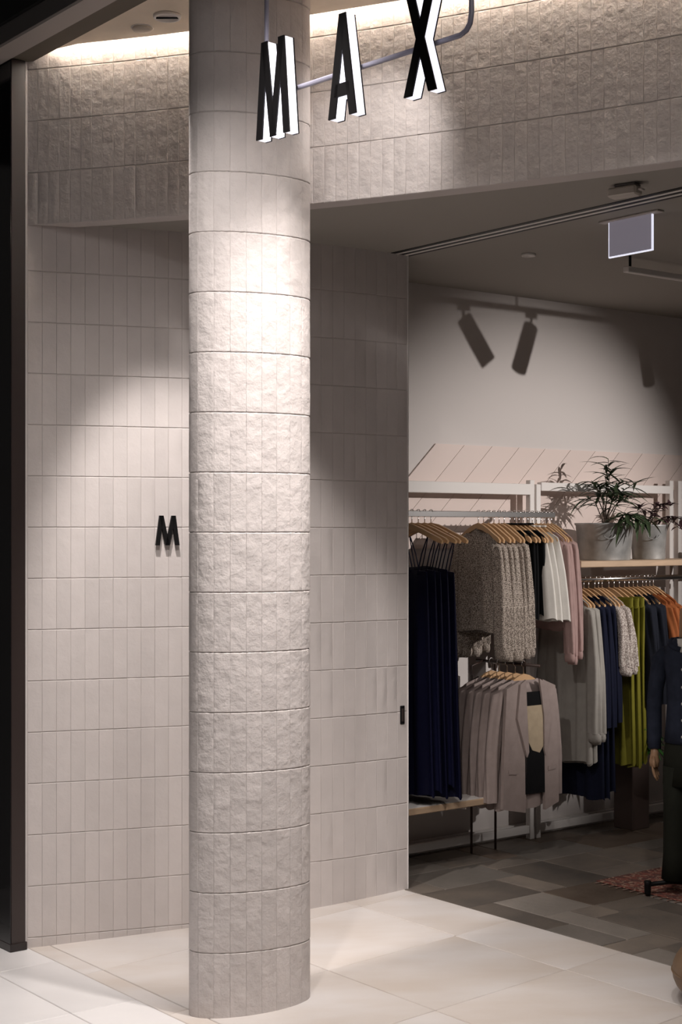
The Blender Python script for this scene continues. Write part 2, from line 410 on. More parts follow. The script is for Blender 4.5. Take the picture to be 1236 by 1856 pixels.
# ------------------------------------------------------------------ shop back wall, boards, base
VB = 5.58
def nvbox(name, n0, n1, v0, v1, z0, z1, m, parent=None, b=0.0):
    mb = MB(); (mb.bbox(n0, n1, v0, v1, z0, z1, b) if b else mb.box(n0, n1, v0, v1, z0, z1))
    return mb.build(name, m, parent, False, None if parent else (0, 0, 0), None if parent else (0, 0, TH))
BW = tag(nvbox('wall_back', 3.6, 9.5, VB, VB + 0.1, 0.0, Z_SOF + 0.02, M_backwall), kind='structure')
tag(nvbox('wall_right', 9.5, 9.6, 0.5, 5.7, 0.0, Z_SOF + 0.02, M_backwall), kind='structure')
zb0, zb1 = 1.52, 2.035
for k in range(16):
    n0 = 4.40 + 0.19 * k; sh = (zb1 - zb0) * 1.05; g = 0.0014
    link('board', MB().prism([(n0 + g, zb0), (n0 + 0.19 - g, zb0), (n0 + 0.19 - g + sh, zb1), (n0 + g + sh, zb1)], VB - 0.010, VB - 0.0001).me('board', M_panel), BW)
tag(nvbox('baseboard_back', 3.7, 9.4, VB - 0.03, VB - 0.001, 0.045, 0.105, M_white), kind='structure')

# ------------------------------------------------------------------ tiled column
cx, cy, ea, eb, ang = -0.309, 5.172, 0.2160, 0.104, math.radians(23.5)
COL = thing('column', 'freestanding oval column clad in rows of rough beige tiles', 'column', (cx, cy, 0), ang)
def ell(t, off=0.0): return ((ea + off) * math.cos(t), (eb + off) * math.sin(t))
tt = np.linspace(0, 2 * PI, 4001); ex = ea * np.cos(tt); ey = eb * np.sin(tt)
ss = np.concatenate([[0], np.cumsum(np.hypot(np.diff(ex), np.diff(ey)))]); NT = 19
cuts = [float(np.interp(ss[-1] * (k + 0.3) / NT, ss, tt)) for k in range(NT + 1)]; cuts[-1] = cuts[0] + 2 * PI
core = MB(); prof = [(1.0, -0.06), (1.0, Z_CEIL + 0.02)]
core.lathe(prof, 96, 0, 0, ea - 0.0036, eb - 0.0036)
core.build('core', M_grout, COL, True)
zrows = [-0.045] + [0.2 * k for k in range(1, 18)] + [Z_CEIL]
def ctile(t0, t1, h, seed):
    rr = random.Random(seed); nu = 6; gu = 0.0002; gv_ = 0.0008
    arc = np.hypot(ea * math.sin((t0 + t1) / 2), eb * math.cos((t0 + t1) / 2)) * (t1 - t0); e = 0.0013 / arc; gg = gu / arc
    us = [gg, gg + e] + [gg + e + (1 - 2 * (gg + e)) * k / nu for k in range(1, nu)] + [1 - gg - e, 1 - gg]
    vs = [gv_, gv_ + 0.0028, h * 0.35, h * 0.7, h - gv_ - 0.0028, h - gv_]
    v = []; f = []; nn = len(us)
    for j, z in enumerate(vs):
        for i, u in enumerate(us):
            t = t0 + (t1 - t0) * u; eu = i in (0, nn - 1); ev = j in (0, 5)
            off = 0.0 - (0.0005 if eu else 0) - (0.0026 if ev else 0) + (rr.uniform(-0.0007, 0.0007) if not (eu or ev) else 0)
            x, y = ell(t, off); v.append((x, y, z + (rr.uniform(-0.0013, 0.0013) if ev else 0)))
    for j in range(5):
        for i in range(nn - 1): f.append((j * nn + i, j * nn + i + 1, (j + 1) * nn + i + 1, (j + 1) * nn + i))
    for i in range(nn - 1):                              # lips at top and bottom
        for j in (0, 5):
            k = len(v)
            for q in (i, i + 1):
                t = t0 + (t1 - t0) * us[q]; x, y = ell(t, -0.005); v.append((x, y, v[j * nn + q][2]))
            f.append((j * nn + i, j * nn + i + 1, k + 1, k))
    return sharp(mesh('tile', v, f, M_tile_col, True))
rest = []; rr = random.Random(5)
for k in range(NT):
    tm = (cuts[k] + cuts[k + 1]) / 2
    nx, ny = math.cos(tm) / ea, math.sin(tm) / eb; l = math.hypot(nx, ny); nx /= l; ny /= l
    wxn = nx * math.cos(ang) - ny * math.sin(ang); wyn = nx * math.sin(ang) + ny * math.cos(ang)
    vis = (wyn < 0.45)
    cm = {}
    for j in range(len(zrows) - 1):
        h = zrows[j + 1] - zrows[j]; key = (round(h, 3), rr.randrange(3))
        if key not in cm: cm[key] = ctile(cuts[k], cuts[k + 1], h, 100 * k + len(cm))
        if vis: link('tile', cm[key], COL, (0, 0, zrows[j]))
        else: rest.append((cm[key], Matrix.Translation((0, 0, zrows[j]))))
stuff_join('tile_field', rest, COL)

# ------------------------------------------------------------------ dark pillar and beam at the mall side
PIL = thing('shopfront_pillar', 'tall dark bronze pillar at the left edge beside the tiled wall', 'pillar', W(2.60, 5.395, 0), TH)
MB().bbox(0, 0.062, 0, 0.10, -0.018, 3.43, 0.003).build('post', M_bronze, PIL)
MB().bbox(-0.004, -0.0005, -0.002, 0.10, -0.018, 3.43, 0.001).build('side_cladding', M_glassdark, PIL)
MB().bbox(-0.006, 0.066, -0.006, 0.10, -0.019, 0.012, 0.002).build('shoe', M_dark, PIL)
MB().bbox(0.006, 0.03, 0.10, 1.3, -0.018, 3.43, 0.002).build('glass_panel', M_glassdark, PIL)
MB().bbox(-0.003, 0.05, 0.10, 0.125, -0.018, 3.43, 0.002).build('edge_strip', M_dark, PIL)
tag(nvbox('trim_4', 2.590, 2.69, 0.8, 7.5, 3.432, 3.60, M_beamd), kind='structure')
tag(nvbox('trim_5', 2.500, 2.590, 0.8, 7.5, 3.420, 3.60, M_beaml), kind='structure')
tag(nvbox('trim_6', 2.485, 2.4995, 0.8, 7.5, 3.420, 3.487, M_beam), kind='structure')
tag(nvbox('ceiling_mall', -3.0, 2.499, -3.0, 9.0, 3.95, 4.05, M_void), kind='structure')
tag(nvbox('trim_7', 2.47, 2.4995, 0.8, 7.5, 3.488, 3.95, M_void), kind='structure')

# ------------------------------------------------------------------ ceiling fittings
def disc_fit(name, label, cat, x, y, zc, r, lit=None):
    t = thing(name, label, cat, (x, y, zc))
    MB().lathe([(r, 0.004), (r, -0.004), (r * 0.97, -0.007), (r * 0.80, -0.008), (r * 0.78, 0.0)], 32).build('ring', M_white, t, True)
    MB().lathe([(r * 0.78, 0.002), (r * 0.60, 0.003), (r * 0.2, 0.0035)], 32).build('reflector', lit or M_chrome, t, True)
    return t
Yd = 2750 / 504; t = disc_fit('recessed_downlight', 'chrome recessed downlight with white rim in the plaster ceiling beside the column', 'downlight', (303 - 618) / 504, Yd, Z_CEIL - 0.004, 0.050, mat('lamp_reflector', (0.8, 0.78, 0.76), 0.25, 0.9))
MB().tube([(-0.04, 0, -0.006), (0.04, 0, -0.006)], 0.0035, 6).build('lamp_bar', M_black, t)
t = thing('smoke_detector', 'flat pale round detector disc on the plaster ceiling beside the downlight', 'detector', ((258 - 618) / 492, 2750 / 492, Z_CEIL))
MB().lathe([(0.036, 0.0), (0.038, -0.006), (0.034, -0.012), (0.010, -0.014)], 32).build('cover', mat('detector_plastic', (0.62, 0.55, 0.47), 0.6), t, True)
MB().lathe([(0.042, 0.0), (0.042, -0.002), (0.036, -0.002)], 32).build('base', M_white, t, True)
disc_fit('recessed_downlight', 'recessed downlight off to the right in the plaster ceiling over the ramp', 'downlight', 0.86, 4.06, Z_CEIL - 0.004, 0.05)
disc_fit('recessed_downlight', 'recessed downlight in the plaster ceiling in front of the oval column', 'downlight', 0.10, 4.62, Z_CEIL - 0.004, 0.05)
t = disc_fit('shop_ceiling_light', 'small round recessed light in the dark shop ceiling', 'downlight', (958 - 618) / 417, 2750 / 417, Z_SOF - 0.003, 0.031)
t = thing('mall_spotlight', 'white cylindrical spotlight on a rod under the black mall ceiling', 'spotlight', (-0.38, 3.70, 3.385))
MB().lathe([(0.030, 0.20), (0.045, 0.19), (0.045, 0.0), (0.038, -0.003), (0.034, 0.02)], 24).build('head', M_white, t, True)
MB().tube([(0, 0, 0.20), (0, 0, 0.55)], 0.008, 8).build('rod', M_white, t, True)
# occupancy sensor box
t = thing('sensor_box', 'small grey sensor box under the dark soffit above the exit sign', 'sensor', (0.985, 5.27, Z_SOF), TH - PI / 2 + 0.25)
MB().bbox(-0.055, 0.055, -0.028, 0.028, -0.045, -0.012, 0.006).build('body', mat('sensor_plastic', (0.55, 0.50, 0.45), 0.5), t)
MB().bbox(-0.03, 0.045, -0.02, 0.035, -0.012, -0.0005, 0.003).build('bracket', M_beam, t)
MB().bbox(0.03, 0.07, -0.012, 0.018, -0.030, -0.022, 0.003).build('fin', M_beaml, t)
# exit sign panel
t = thing('exit_sign', 'blank grey acrylic exit sign panel with glowing edges hanging from the ceiling', 'sign', W(*NV((1143 - 618) / 474, 2750 / 474), Z_SOF), TH - PI / 2)
MB().bbox(-0.148, 0.148, -0.020, 0.020, -0.008, -0.0005, 0.002).build('mounting_plate', M_beaml, t)
zt = -0.010; hw = 0.105; hh = 0.132
MB().box(-hw, hw, -0.004, 0.004, zt - hh, zt + 0.004).build('panel', M_exit, t)
ed = MB(); ed.bbox(hw, hw + 0.005, -0.005, 0.005, zt - hh - 0.005, zt, 0.001); ed.bbox(-hw, hw, -0.005, 0.005, zt - hh - 0.005, zt - hh, 0.001); ed.bbox(-hw - 0.004, -hw, -0.005, 0.005, zt - hh - 0.005, zt, 0.001)
ed.build('edge', M_exitedge, t)
# sliding door tracks in the soffit
CEIL = bpy.data.objects['ceiling']
for nn in (4.245, 4.292):
    o = nvbox('door_track', nn - 0.009, nn + 0.009, 1.0, 5.36, Z_SOF - 0.003, Z_SOF + 0.001, M_white); o.parent = CEIL
for nn in (4.222, 4.2685, 4.313):
    o = nvbox('groove_shade_strip', nn - 0.0115, nn + 0.0115, 1.0, 5.36, Z_SOF - 0.002, Z_SOF + 0.001, M_black); o.parent = CEIL  # flat black strips paint the shade inside grooves; nothing is recessed

# track with spotlights inside the shop
VT = 4.45; NTR = 5.05
t = thing('light_track', 'pale ceiling light track hanging under the dark shop ceiling', 'light track', W(NTR, VT, 0), TH)
MB().bbox(0, 2.6, -0.016, 0.016, 2.735, 2.760, 0.003).build('rail', M_trim, t)
for k in range(4):
    MB().tube([(0.03 + 0.8 * k, 0, 2.76), (0.03 + 0.8 * k, 0, Z_SOF)], 0.006, 8).build('hanger_rod', M_black if k == 0 else M_trim, t)
def spot_head(n, tilt_n, tilt_v, label):
    t = thing('track_spotlight', label, 'spotlight', W(n, VT, 2.735), TH, 'spotlights on the shop track')
    MB().bbox(-0.03, 0.03, -0.014, 0.014, -0.02, 0.0, 0.003).build('adapter', M_trim, t)
    MB().tube([(0, 0, -0.02), (0, 0, -0.055)], 0.008, 8).build('stem', M_trim, t)
    h = MB().lathe([(0.030, 0.0), (0.038, -0.006), (0.040, -0.10), (0.040, -0.205), (0.034, -0.208), (0.030, -0.19)], 24).build('head', M_white, t, True, (0, 0, -0.045), (tilt_v, tilt_n, 0))
    return t
spot_head(5.60, -0.62, 0.15, 'white cylindrical track spotlight tilted towards the clothes')
spot_head(5.96, 0.42, 0.2, 'white cylindrical track spotlight tilted the other way on the track')
spot_head(6.62, -0.15, 0.3, 'white cylindrical track spotlight farthest along the track')

# ------------------------------------------------------------------ hanging letter sign
sa = math.atan2(-0.444, 0.416)
pA = Vector(((628 - 618) / 637.6, 2750 / 637.6, 2.925))
SG = thing('hanging_sign', 'suspended sign of three tall black letters with glowing white sides', 'sign', pA, sa)
def letter(strokes, lx, w, h, dep=0.035):
    def scaled(poly, gx=0.0): return [(lx + (p[0] - 0.5) * w, (p[1] - 0.5) * h) for p in poly]
    body = MB(); face = MB(); back = MB()
    for s_ in strokes:
        body.prism(scaled(s_), -dep / 2 + 0.002, dep / 2 - 0.002)
        cxs = sum(p[0] for p in s_) / len(s_); czs = sum(p[1] for p in s_) / len(s_)
        big = [(p[0] + math.copysign(0.006, p[0] - cxs), p[1] + math.copysign(0.004, p[1] - czs)) for p in s_]
        face.prism(scaled(big), -dep / 2 - 0.003, -dep / 2 + 0.002)
        back.prism(scaled(big), dep / 2 - 0.002, dep / 2 + 0.003)
    o = body.build('letter', M_letter, SG)
    face.build('front_face', M_black, o); back.build('back_plate', M_black, o)
    return o
def xs_px(px):     # local x of the view column px on the sign line
    k = (px - 618) / F; e = Vector((math.cos(sa), math.sin(sa)))
    return (k * pA.y - pA.x) / (e.x - k * e.y)
s_ = 0.17
Mst = [[(0, 0), (s_, 0), (0.16 + s_, 1), (0.16, 1)], [(0.16, 1), (0.16 + s_, 1), (0.5 + s_ / 2, 0), (0.5 - s_ / 2, 0)],
       [(0.5 - s_ / 2, 0), (0.5 + s_ / 2, 0), (0.84, 1), (0.84 - s_, 1)], [(1 - s_, 0), (1, 0), (0.84, 1), (0.84 - s_, 1)]]
q = 0.25
Ast = [[(0, 0), (q, 0), (0.62, 1), (0.38, 1)], [(1 - q, 0), (1, 0), (0.62, 1), (0.38, 1)], [(0.22, 0.20), (0.78, 0.20), (0.74, 0.32), (0.26, 0.32)]]
Xst = [[(0, 0), (q, 0), (0.98, 1), (0.98 - q, 1)], [(1 - q, 0), (1, 0), (q + 0.02, 1), (0.02, 1)]]
letter(Mst, xs_px(503), 0.150, 0.287); letter(Ast, xs_px(629), 0.114, 0.291); letter(Xst, xs_px(770), 0.120, 0.290)
x0, x1 = xs_px(467) , xs_px(838); yb = 0.036
pts = [(x0, yb, 0.62), (x0, yb, 0.03), (x0 + 0.006, yb, 0.008), (x0 + 0.022, yb, 0.0), (x1 - 0.04, yb, 0.0), (x1 - 0.018, yb, 0.008), (x1 - 0.005, yb, 0.024), (x1, yb, 0.05), (x1, yb, 0.62)]
MB().tube(pts, 0.0075, 10).build('hanging_tube', M_railtube, SG, True)

# emblem on the tiled wall and the lock plate at its end
xe = -0.705
for _ in range(20): xe = (301 - 618) / F * wall_y(xe)
sl = math.atan2(wall_y(xe + 0.01) - wall_y(xe - 0.01), 0.02)
em = MB()
for s2 in Mst: em.prism([((p[0] - 0.5) * 0.098, (p[1] - 0.5) * 0.119) for p in s2], -0.028, -0.016)
EM = thing('wall_emblem', 'small black raised letter M mounted on the tiled wall', 'emblem', (xe, wall_y(xe), 1.6 + (965 - 961.5) / 451), sl)
em.build('letter', M_black, EM)
for xx in (-0.036, 0.036): MB().tube([(xx, -0.017, -0.03), (xx, -0.001, -0.03)], 0.003, 6).build('standoff_pin', M_black, EM)
xe = 0.26
for _ in range(20): xe = (728 - 618) / F * wall_y(xe)
t = thing('lock_plate', 'narrow black lock plate set into the end of the tiled wall', 'lock plate', (xe, wall_y(xe), 1.6 - (1296 - 965) / 417), 0.6)
MB().bbox(-0.012, 0.012, -0.0075, -0.002, -0.040, 0.040, 0.002).build('plate', M_black, t)
MB().bbox(-0.006, 0.006, -0.0095, -0.0075, -0.028, 0.028, 0.001).build('finger_pull', M_bronze, t)
#@@OBJECTS
# ------------------------------------------------------------------ display frames along the back wall
VP = 5.48
def frame_post(parent, n, z1):
    MB().bbox(n - 0.016, n + 0.016, VP - 0.016, VP + 0.016, 0.045, z1, 0.002).build('post', M_white, parent)
DF = thing('display_frame', 'white metal display frame with hanging rail and low shelf next to the tiled wall', 'clothes rack', (0, 0, 0), TH)
frame_post(DF, 5.50, 1.865); frame_post(DF, 4.15, 1.865)
MB().bbox(4.17, 5.484, VP - 0.02, VP + 0.012, 1.790, 1.845, 0.002).build('top_bar', M_white, DF)
MB().bbox(4.17, 5.484, VP - 0.012, VP + 0.012, 0.075, 0.115, 0.002).build('bottom_bar', M_white, DF)
MB().bbox(4.17, 5.465, 5.270, 5.295, 1.672, 1.700, 0.002).build('hanging_rail', M_chrome, DF)
for n in (4.3, 5.35): MB().bbox(n - 0.008, n + 0.008, 5.29, VP, 1.68, 1.70, 0.002).build('rail_bracket', M_white, DF)
MB().bbox(4.17, 4.90, 5.14, VP, 0.336, 0.366, 0.003).build('shelf', M_wood, DF)
MB().bbox(4.172, 4.898, 5.145, VP, 0.3662, 0.3672, 0.0004).build('shelf_top', M_white, DF)
for n in (4.3, 4.8): MB().bbox(n - 0.006, n + 0.006, 5.2, VP, 0.312, 0.336, 0.002).build('shelf_bracket', M_white, DF)
DG = thing('display_frame', 'white metal display frame with wooden shelf holding zinc tubs above a rail', 'clothes rack', (0, 0, 0), TH)
frame_post(DG, 5.545, 1.845); frame_post(DG, 6.580, 1.885)
MB().bbox(5.561, 6.564, VP - 0.02, VP + 0.012, 1.812, 1.855, 0.002).build('top_bar', M_white, DG)
MB().bbox(5.52, 6.60, 5.15, VP - 0.018, 1.427, 1.458, 0.003).build('shelf', M_wood, DG)
MB().tube([(5.53, 5.28, 1.362), (6.59, 5.28, 1.362)], 0.013, 12).build('hanging_rail', M_chrome, DG, True)
for n in (5.60, 6.52): MB().bbox(n - 0.008, n + 0.008, 5.272, 5.288, 1.37, 1.427, 0.002).build('rail_bracket', M_white, DG)
MB().bbox(5.561, 6.564, VP - 0.012, VP + 0.012, 0.075, 0.115, 0.002).build('bottom_bar', M_white, DG)
DH = thing('display_frame', 'white metal display frame cut off by the right edge of the picture', 'clothes rack', (0, 0, 0), TH)
frame_post(DH, 6.652, 1.885); frame_post(DH, 7.70, 1.885)
MB().bbox(6.668, 7.684, VP - 0.02, VP + 0.012, 1.812, 1.855, 0.002).build('top_bar', M_white, DH)
MB().bbox(6.62, 7.72, 5.15, VP - 0.018, 1.427, 1.458, 0.003).build('shelf', M_wood, DH)
t = thing('round_vase', 'small round tan vase on the shelf at the right edge', 'vase', W(6.665, 5.30, 1.458), TH)
MB().lathe([(0.02, 0.0), (0.032, 0.012), (0.036, 0.032), (0.028, 0.052), (0.014, 0.062), (0.015, 0.07)], 24).build('body', mat('tan_clay', (0.55, 0.36, 0.22), 0.6), t, True)
MB().lathe([(0.015, 0.069), (0.017, 0.072), (0.013, 0.074)], 20).build('lip', mat('tan_clay', (0.55, 0.36, 0.22), 0.6), t, True)
RK = thing('blazer_rack', 'low brown rack with thin legs carrying the taupe blazers', 'clothes rack', (0, 0, 0), TH)
M_rack = mat('rack_brown', (0.06, 0.035, 0.028), 0.4)
MB().tube([(5.10, 5.45, 0.975), (5.10, 5.02, 0.975)], 0.007, 8).build('arm', M_rack, RK, True)
for n in (5.02, 5.18):
    MB().tube([(n, 5.40, 0.0455), (n, 5.40, 0.955), (5.10, 5.40, 0.975)], 0.006, 8).build('leg', M_rack, RK, True)

# ------------------------------------------------------------------ hangers and clothes
def fabric(name, col, rough=0.85, var=0.12):
    return mat(name, col, rough, var=var, vscale=25, bump=0.25, bscale=180, bdist=0.002, spec=0.12)
F_navy = fabric('navy_satin', (0.006, 0.0065, 0.022), 0.42)
F_tweed = tweed('speckled_knit', (0.10, 0.075, 0.06), (0.58, 0.50, 0.43))
F_tweed2 = tweed('pale_speckle', (0.22, 0.17, 0.15), (0.66, 0.60, 0.55), 200)
F_black = fabric('black_cloth', (0.008, 0.008, 0.009))
F_white = fabric('white_silk', (0.74, 0.71, 0.66), 0.5, 0.06)
F_pink = fabric('dusty_pink', (0.40, 0.27, 0.25), 0.8)
F_grey = fabric('silver_grey', (0.34, 0.32, 0.29), 0.6)
F_coat = fabric('midnight_cloth', (0.009, 0.011, 0.026))
F_olive = fabric('olive_cloth', (0.20, 0.185, 0.025), 0.7)
F_rust = fabric('rust_cloth', (0.36, 0.115, 0.04), 0.8)
F_taupe = fabric('taupe_cloth', (0.34, 0.275, 0.255), 0.8)
F_cream = fabric('cream_satin', (0.46, 0.37, 0.26), 0.5)
F_inkblue = fabric('ink_cloth', (0.014, 0.016, 0.024))

HANG_H = 0.125
hme_arm = None
def hanger_meshes():
    half = []
    top = [(0.0, -0.058), (0.05, -0.066), (0.11, -0.085), (0.17, -0.108), (0.225, -0.128), (0.242, -0.140)]
    bot = [(0.238, -0.153), (0.215, -0.148), (0.16, -0.128), (0.10, -0.106), (0.05, -0.092), (0.0, -0.088)]
    right = top + bot
    poly = [(-y, z) for y, z in top[::-1]] + top[1:] + bot[:-1] + [(0, -0.088)] + [(-y, z) for y, z in bot[:-1][::-1]]
    a = MB().sweep(poly, -0.0055, 0.0055).me('wooden_arms', M_hang)
    pts = [(0, 0, -0.060), (0, 0, -0.028)] + [(0, 0.0145 * math.sin(q) , -0.0145 + 0.0145 * -math.cos(q) + 0.003) for q in [0.35, 0.9, 1.6, 2.3, 3.0, 3.7, 4.4]]
    b = MB().tube(pts, 0.0022, 6).me('hook', M_chrome, True)
    return a, b
HA, HB = hanger_meshes()
def hanger(n, v, z, extra, label, group, wide=0.86):
    t = thing('clothes_hanger', label, 'hanger', W(n, v, z), TH + extra, group)
    link('wooden_arms', HA, t, scale=(1, wide, 1)); link('hook', HB, t)
    return t
def body_mesh(name, m, L, sh, hem, th, folds=7, amp=0.010, seed=0, slope=0.36, neck=0.05, nl=16, nphi=48, ztop=-0.085, hemtilt=0.0, cols=None):
    rr = random.Random(seed); p1, p2, p3 = rr.uniform(0, 6), rr.uniform(0, 6), rr.uniform(0, 6)
    v = []; f = []
    for i in range(nl + 1):
        t = i / nl
        tt_ = t if i > 0 else 0.0
        hy = sh + (hem - sh) * (t ** 0.8)
        hx = max(0.0075, th * (0.30 + 0.70 * min(1, t * 5)) * (1 + 0.25 * t))
        for j in range(nphi):
            a = 2 * PI * j / nphi; c, s = math.cos(a), math.sin(a)
            y = hy * math.copysign(abs(c) ** 0.75, c)
            fo = amp * min(1, t * 2.2) * (math.sin(folds * y / max(hy, 1e-4) * PI * 0.5 + p1 + 0.8 * math.sin(3 * t + p2)) + 0.45 * math.sin(folds * 2.3 * y / hy + p3))
            x = hx * math.copysign(abs(s) ** 0.8, s) + fo * (0.55 + 0.45 * abs(s))
            z = ztop - slope * abs(y) * (1 - t) ** 3 - L * t + hemtilt * y * t
            if i == 0 and abs(y) < 0.075 and slope > 0.2: z = ztop - slope * 0.075 - 0.035 * (1 - (y / 0.075) ** 2)
            if i == nl: z += 0.006 * math.sin(5 * a + p1)
            v.append((x, y, z))
    for i in range(nl):
        for j in range(nphi): f.append((i * nphi + j, i * nphi + (j + 1) % nphi, (i + 1) * nphi + (j + 1) % nphi, (i + 1) * nphi + j))
    f.append(tuple(range(nphi))[::-1])
    return mesh(name, v, f, m, True)
def sleeve_mesh(name, m, y0, z0, Ls, r0=0.045, r1=0.040, out=0.03, seed=0, sx=0.6):
    rr = random.Random(seed); p = rr.uniform(0, 6); v = []; f = []; nl, nphi = 12, 24; sg = math.copysign(1, y0)
    for i in range(nl + 1):
        t = i / nl; r = r0 + (r1 - r0) * t
        cyy = y0 + sg * (out * math.sin(min(1, t * 1.3) * PI / 2)) - sg * 0.015 * (1 - t); cz = z0 - Ls * t
        for j in range(nphi):
            a = 2 * PI * j / nphi
            q = r * (1 + 0.16 * math.sin(5 * a + p + 1.5 * math.sin(4 * t + p)))
            v.append((sx * q * math.sin(a), cyy + q * math.cos(a), cz + (0.02 * math.cos(a) * -sg if i == 0 else 0)))
    for i in range(nl):
        for j in range(nphi): f.append((i * nphi + j, i * nphi + (j + 1) % nphi, (i + 1) * nphi + (j + 1) % nphi, (i + 1) * nphi + j))
    f.append(tuple(range(nphi))[::-1])
    return mesh(name, v, f, m, True)
def cuff_mesh(m, y0, z, r, sx=0.6):
    return MB().lathe([(r * 0.82, 0.0), (r, -0.006), (r * 1.08, -0.03), (r * 0.95, -0.05), (r * 0.8, -0.05)], 20, 0, y0, sx, 1).me('cuff', m, True), z
def top_thing(name, label, m, loc, extra, group, L, sh=0.20, hem=0.21, th=0.020, sleeve=0.0, sr=(0.045, 0.04), folds=7, amp=0.008, seed=0, cuffs=False, straps=False, slope=0.36, ztop=-0.050, hemtilt=0.0, cat='top'):
    t = thing(name, label, cat, loc, TH + extra, group)
    link('body', body_mesh('body', m, L, sh, hem, th, folds, amp, seed, slope, ztop=ztop, hemtilt=hemtilt), t)
    if sleeve:
        for sg in (-1, 1):
            s_ = link('sleeve', sleeve_mesh('sleeve', m, sg * (sh + 0.005), ztop - slope * sh - 0.01, sleeve, sr[0], sr[1], 0.03, seed + sg), t)
            if cuffs:
                cm, zz = cuff_mesh(m, sg * (sh + 0.035), 0, sr[1] * 0.95)
                link('cuff', cm, s_, (0, 0, ztop - slope * sh - 0.01 - sleeve + 0.008))
    else:
        nk = MB().tube([(0.012 * math.cos(a), 0.055 * math.sin(a), ztop - 0.012) for a in [k * PI / 8 for k in range(17)]], 0.005, 6)
        nk.build('neckband', m, t, True)
    if straps:
        for sg in (-1, 1):
            for xx in (-0.010, 0.010):
                MB().tube([(0, sg * 0.165, -0.108), (xx, sg * 0.13, -0.20), (xx, sg * 0.10, ztop - 0.03)], 0.0028, 6).build('strap', m, t, True)
    return t
ORD = ['leftmost', 'second from left', 'third from left', 'fourth from left', 'fifth from left', 'sixth from left']
def place_word(k, cnt): return 'rightmost' if k == cnt - 1 else ORD[k]
def rack_row(n0, n1, cnt, v, z, build, hlabel, hgroup, wide=0.60, extra=0.0):
    rr = random.Random(int(n0 * 1000)); first = None
    for k in range(cnt):
        n = n0 + (n1 - n0) * (k / max(1, cnt - 1)); a = extra + rr.uniform(-0.05, 0.05); vv = v + rr.uniform(-0.008, 0.008)
        hanger(n, v, z, a, hlabel + ', ' + place_word(k, cnt), hgroup, wide)
        if first is None: first = build(W(n, vv, z), a); base = first['label']; first['label'] = base + ', ' + place_word(k, cnt)
        else: copy_tree(first, W(n, vv, z), TH + a, label=base + ', ' + place_word(k, cnt), scale=(1, rr.uniform(0.95, 1.03), rr.uniform(0.97, 1.02)))
R1 = 1.703; V1 = 5.282
rack_row(4.50, 4.655, 5, V1, R1, lambda p, a: top_thing('slip_dress', 'long navy slip dress with thin straps on upper rail', F_navy, p, a, 'navy dresses on the upper rail',
    1.02, 0.155, 0.20, 0.018, 0, folds=9, amp=0.012, seed=3, straps=True, slope=0.1, ztop=-0.265, cat='dress'),
    'wooden hanger holding a navy slip dress on the upper rail', 'hangers of the navy dresses', 1.05)
rack_row(4.955, 5.125, 6, V1, R1, lambda p, a: top_thing('knit_blouse', 'speckled beige long sleeved knit blouse on the upper rail', F_tweed, p, a, 'speckled blouses on the upper rail',
    0.52, 0.125, 0.155, 0.020, 0.50, (0.038, 0.042), 7, 0.009, 5, True, slope=0.75, cat='blouse'),
    'wooden hanger holding a speckled blouse on the upper rail', 'hangers of the speckled blouses')
rack_row(5.165, 5.255, 4, V1, R1, lambda p, a: top_thing('sleeveless_top', 'black sleeveless top hanging between speckled and white blouses', F_black, p, a, 'black tops on the upper rail',
    0.44, 0.130, 0.135, 0.018, 0, folds=5, amp=0.006, seed=8, hemtilt=0.15, slope=0.55),
    'wooden hanger holding a black sleeveless top on the upper rail', 'hangers of the black tops')
rack_row(5.285, 5.345, 3, V1, R1, lambda p, a: top_thing('silk_camisole', 'white silky camisole with flared hem on the upper rail', F_white, p, a, 'white camisoles on the upper rail',
    0.46, 0.135, 0.205, 0.018, 0, folds=8, amp=0.010, seed=9, ztop=-0.06, slope=0.5),
    'wooden hanger holding a white camisole on the upper rail', 'hangers of the white camisoles')
rack_row(5.375, 5.450, 4, V1, R1, lambda p, a: top_thing('pink_blouse', 'dusty pink long sleeved blouse at the end of the upper rail', F_pink, p, a, 'pink blouses on the upper rail',
    0.52, 0.145, 0.155, 0.018, 0.54, (0.034, 0.030), 7, 0.008, 12, True, slope=0.6, cat='blouse'),
    'wooden hanger holding a dusty pink blouse on the upper rail', 'hangers of the pink blouses')
R2 = 1.377; V2 = 5.28
rack_row(5.555, 5.605, 3, V2, R2, lambda p, a: top_thing('grey_tunic', 'long silver grey tunic with gathered sleeves on the lower rail', F_grey, p, a, 'grey tunics on the lower rail',
    0.86, 0.140, 0.165, 0.018, 0.62, (0.036, 0.040), 9, 0.010, 15, True, slope=0.6, cat='tunic'),
    'wooden hanger holding a silver grey tunic on the lower rail', 'hangers of the grey tunics')
rack_row(5.645, 5.715, 3, V2, R2, lambda p, a: top_thing('navy_coat', 'long midnight blue coat hanging down almost to the floor', F_coat, p, a, 'midnight coats on the lower rail',
    1.05, 0.145, 0.175, 0.020, 0.60, (0.038, 0.036), 6, 0.010, 17, slope=0.55, cat='coat'),
    'wooden hanger holding a midnight blue coat on the lower rail', 'hangers of the midnight coats')
rack_row(5.760, 5.815, 3, V2, R2, lambda p, a: top_thing('speckled_top', 'pale speckled short sleeved top on the lower rail', F_tweed2, p, a, 'pale speckled tops on the lower rail',
    0.36, 0.140, 0.15, 0.020, 0.30, (0.040, 0.052), 6, 0.008, 19, True, slope=0.6),
    'wooden hanger holding a pale speckled top on the lower rail', 'hangers of the pale speckled tops')
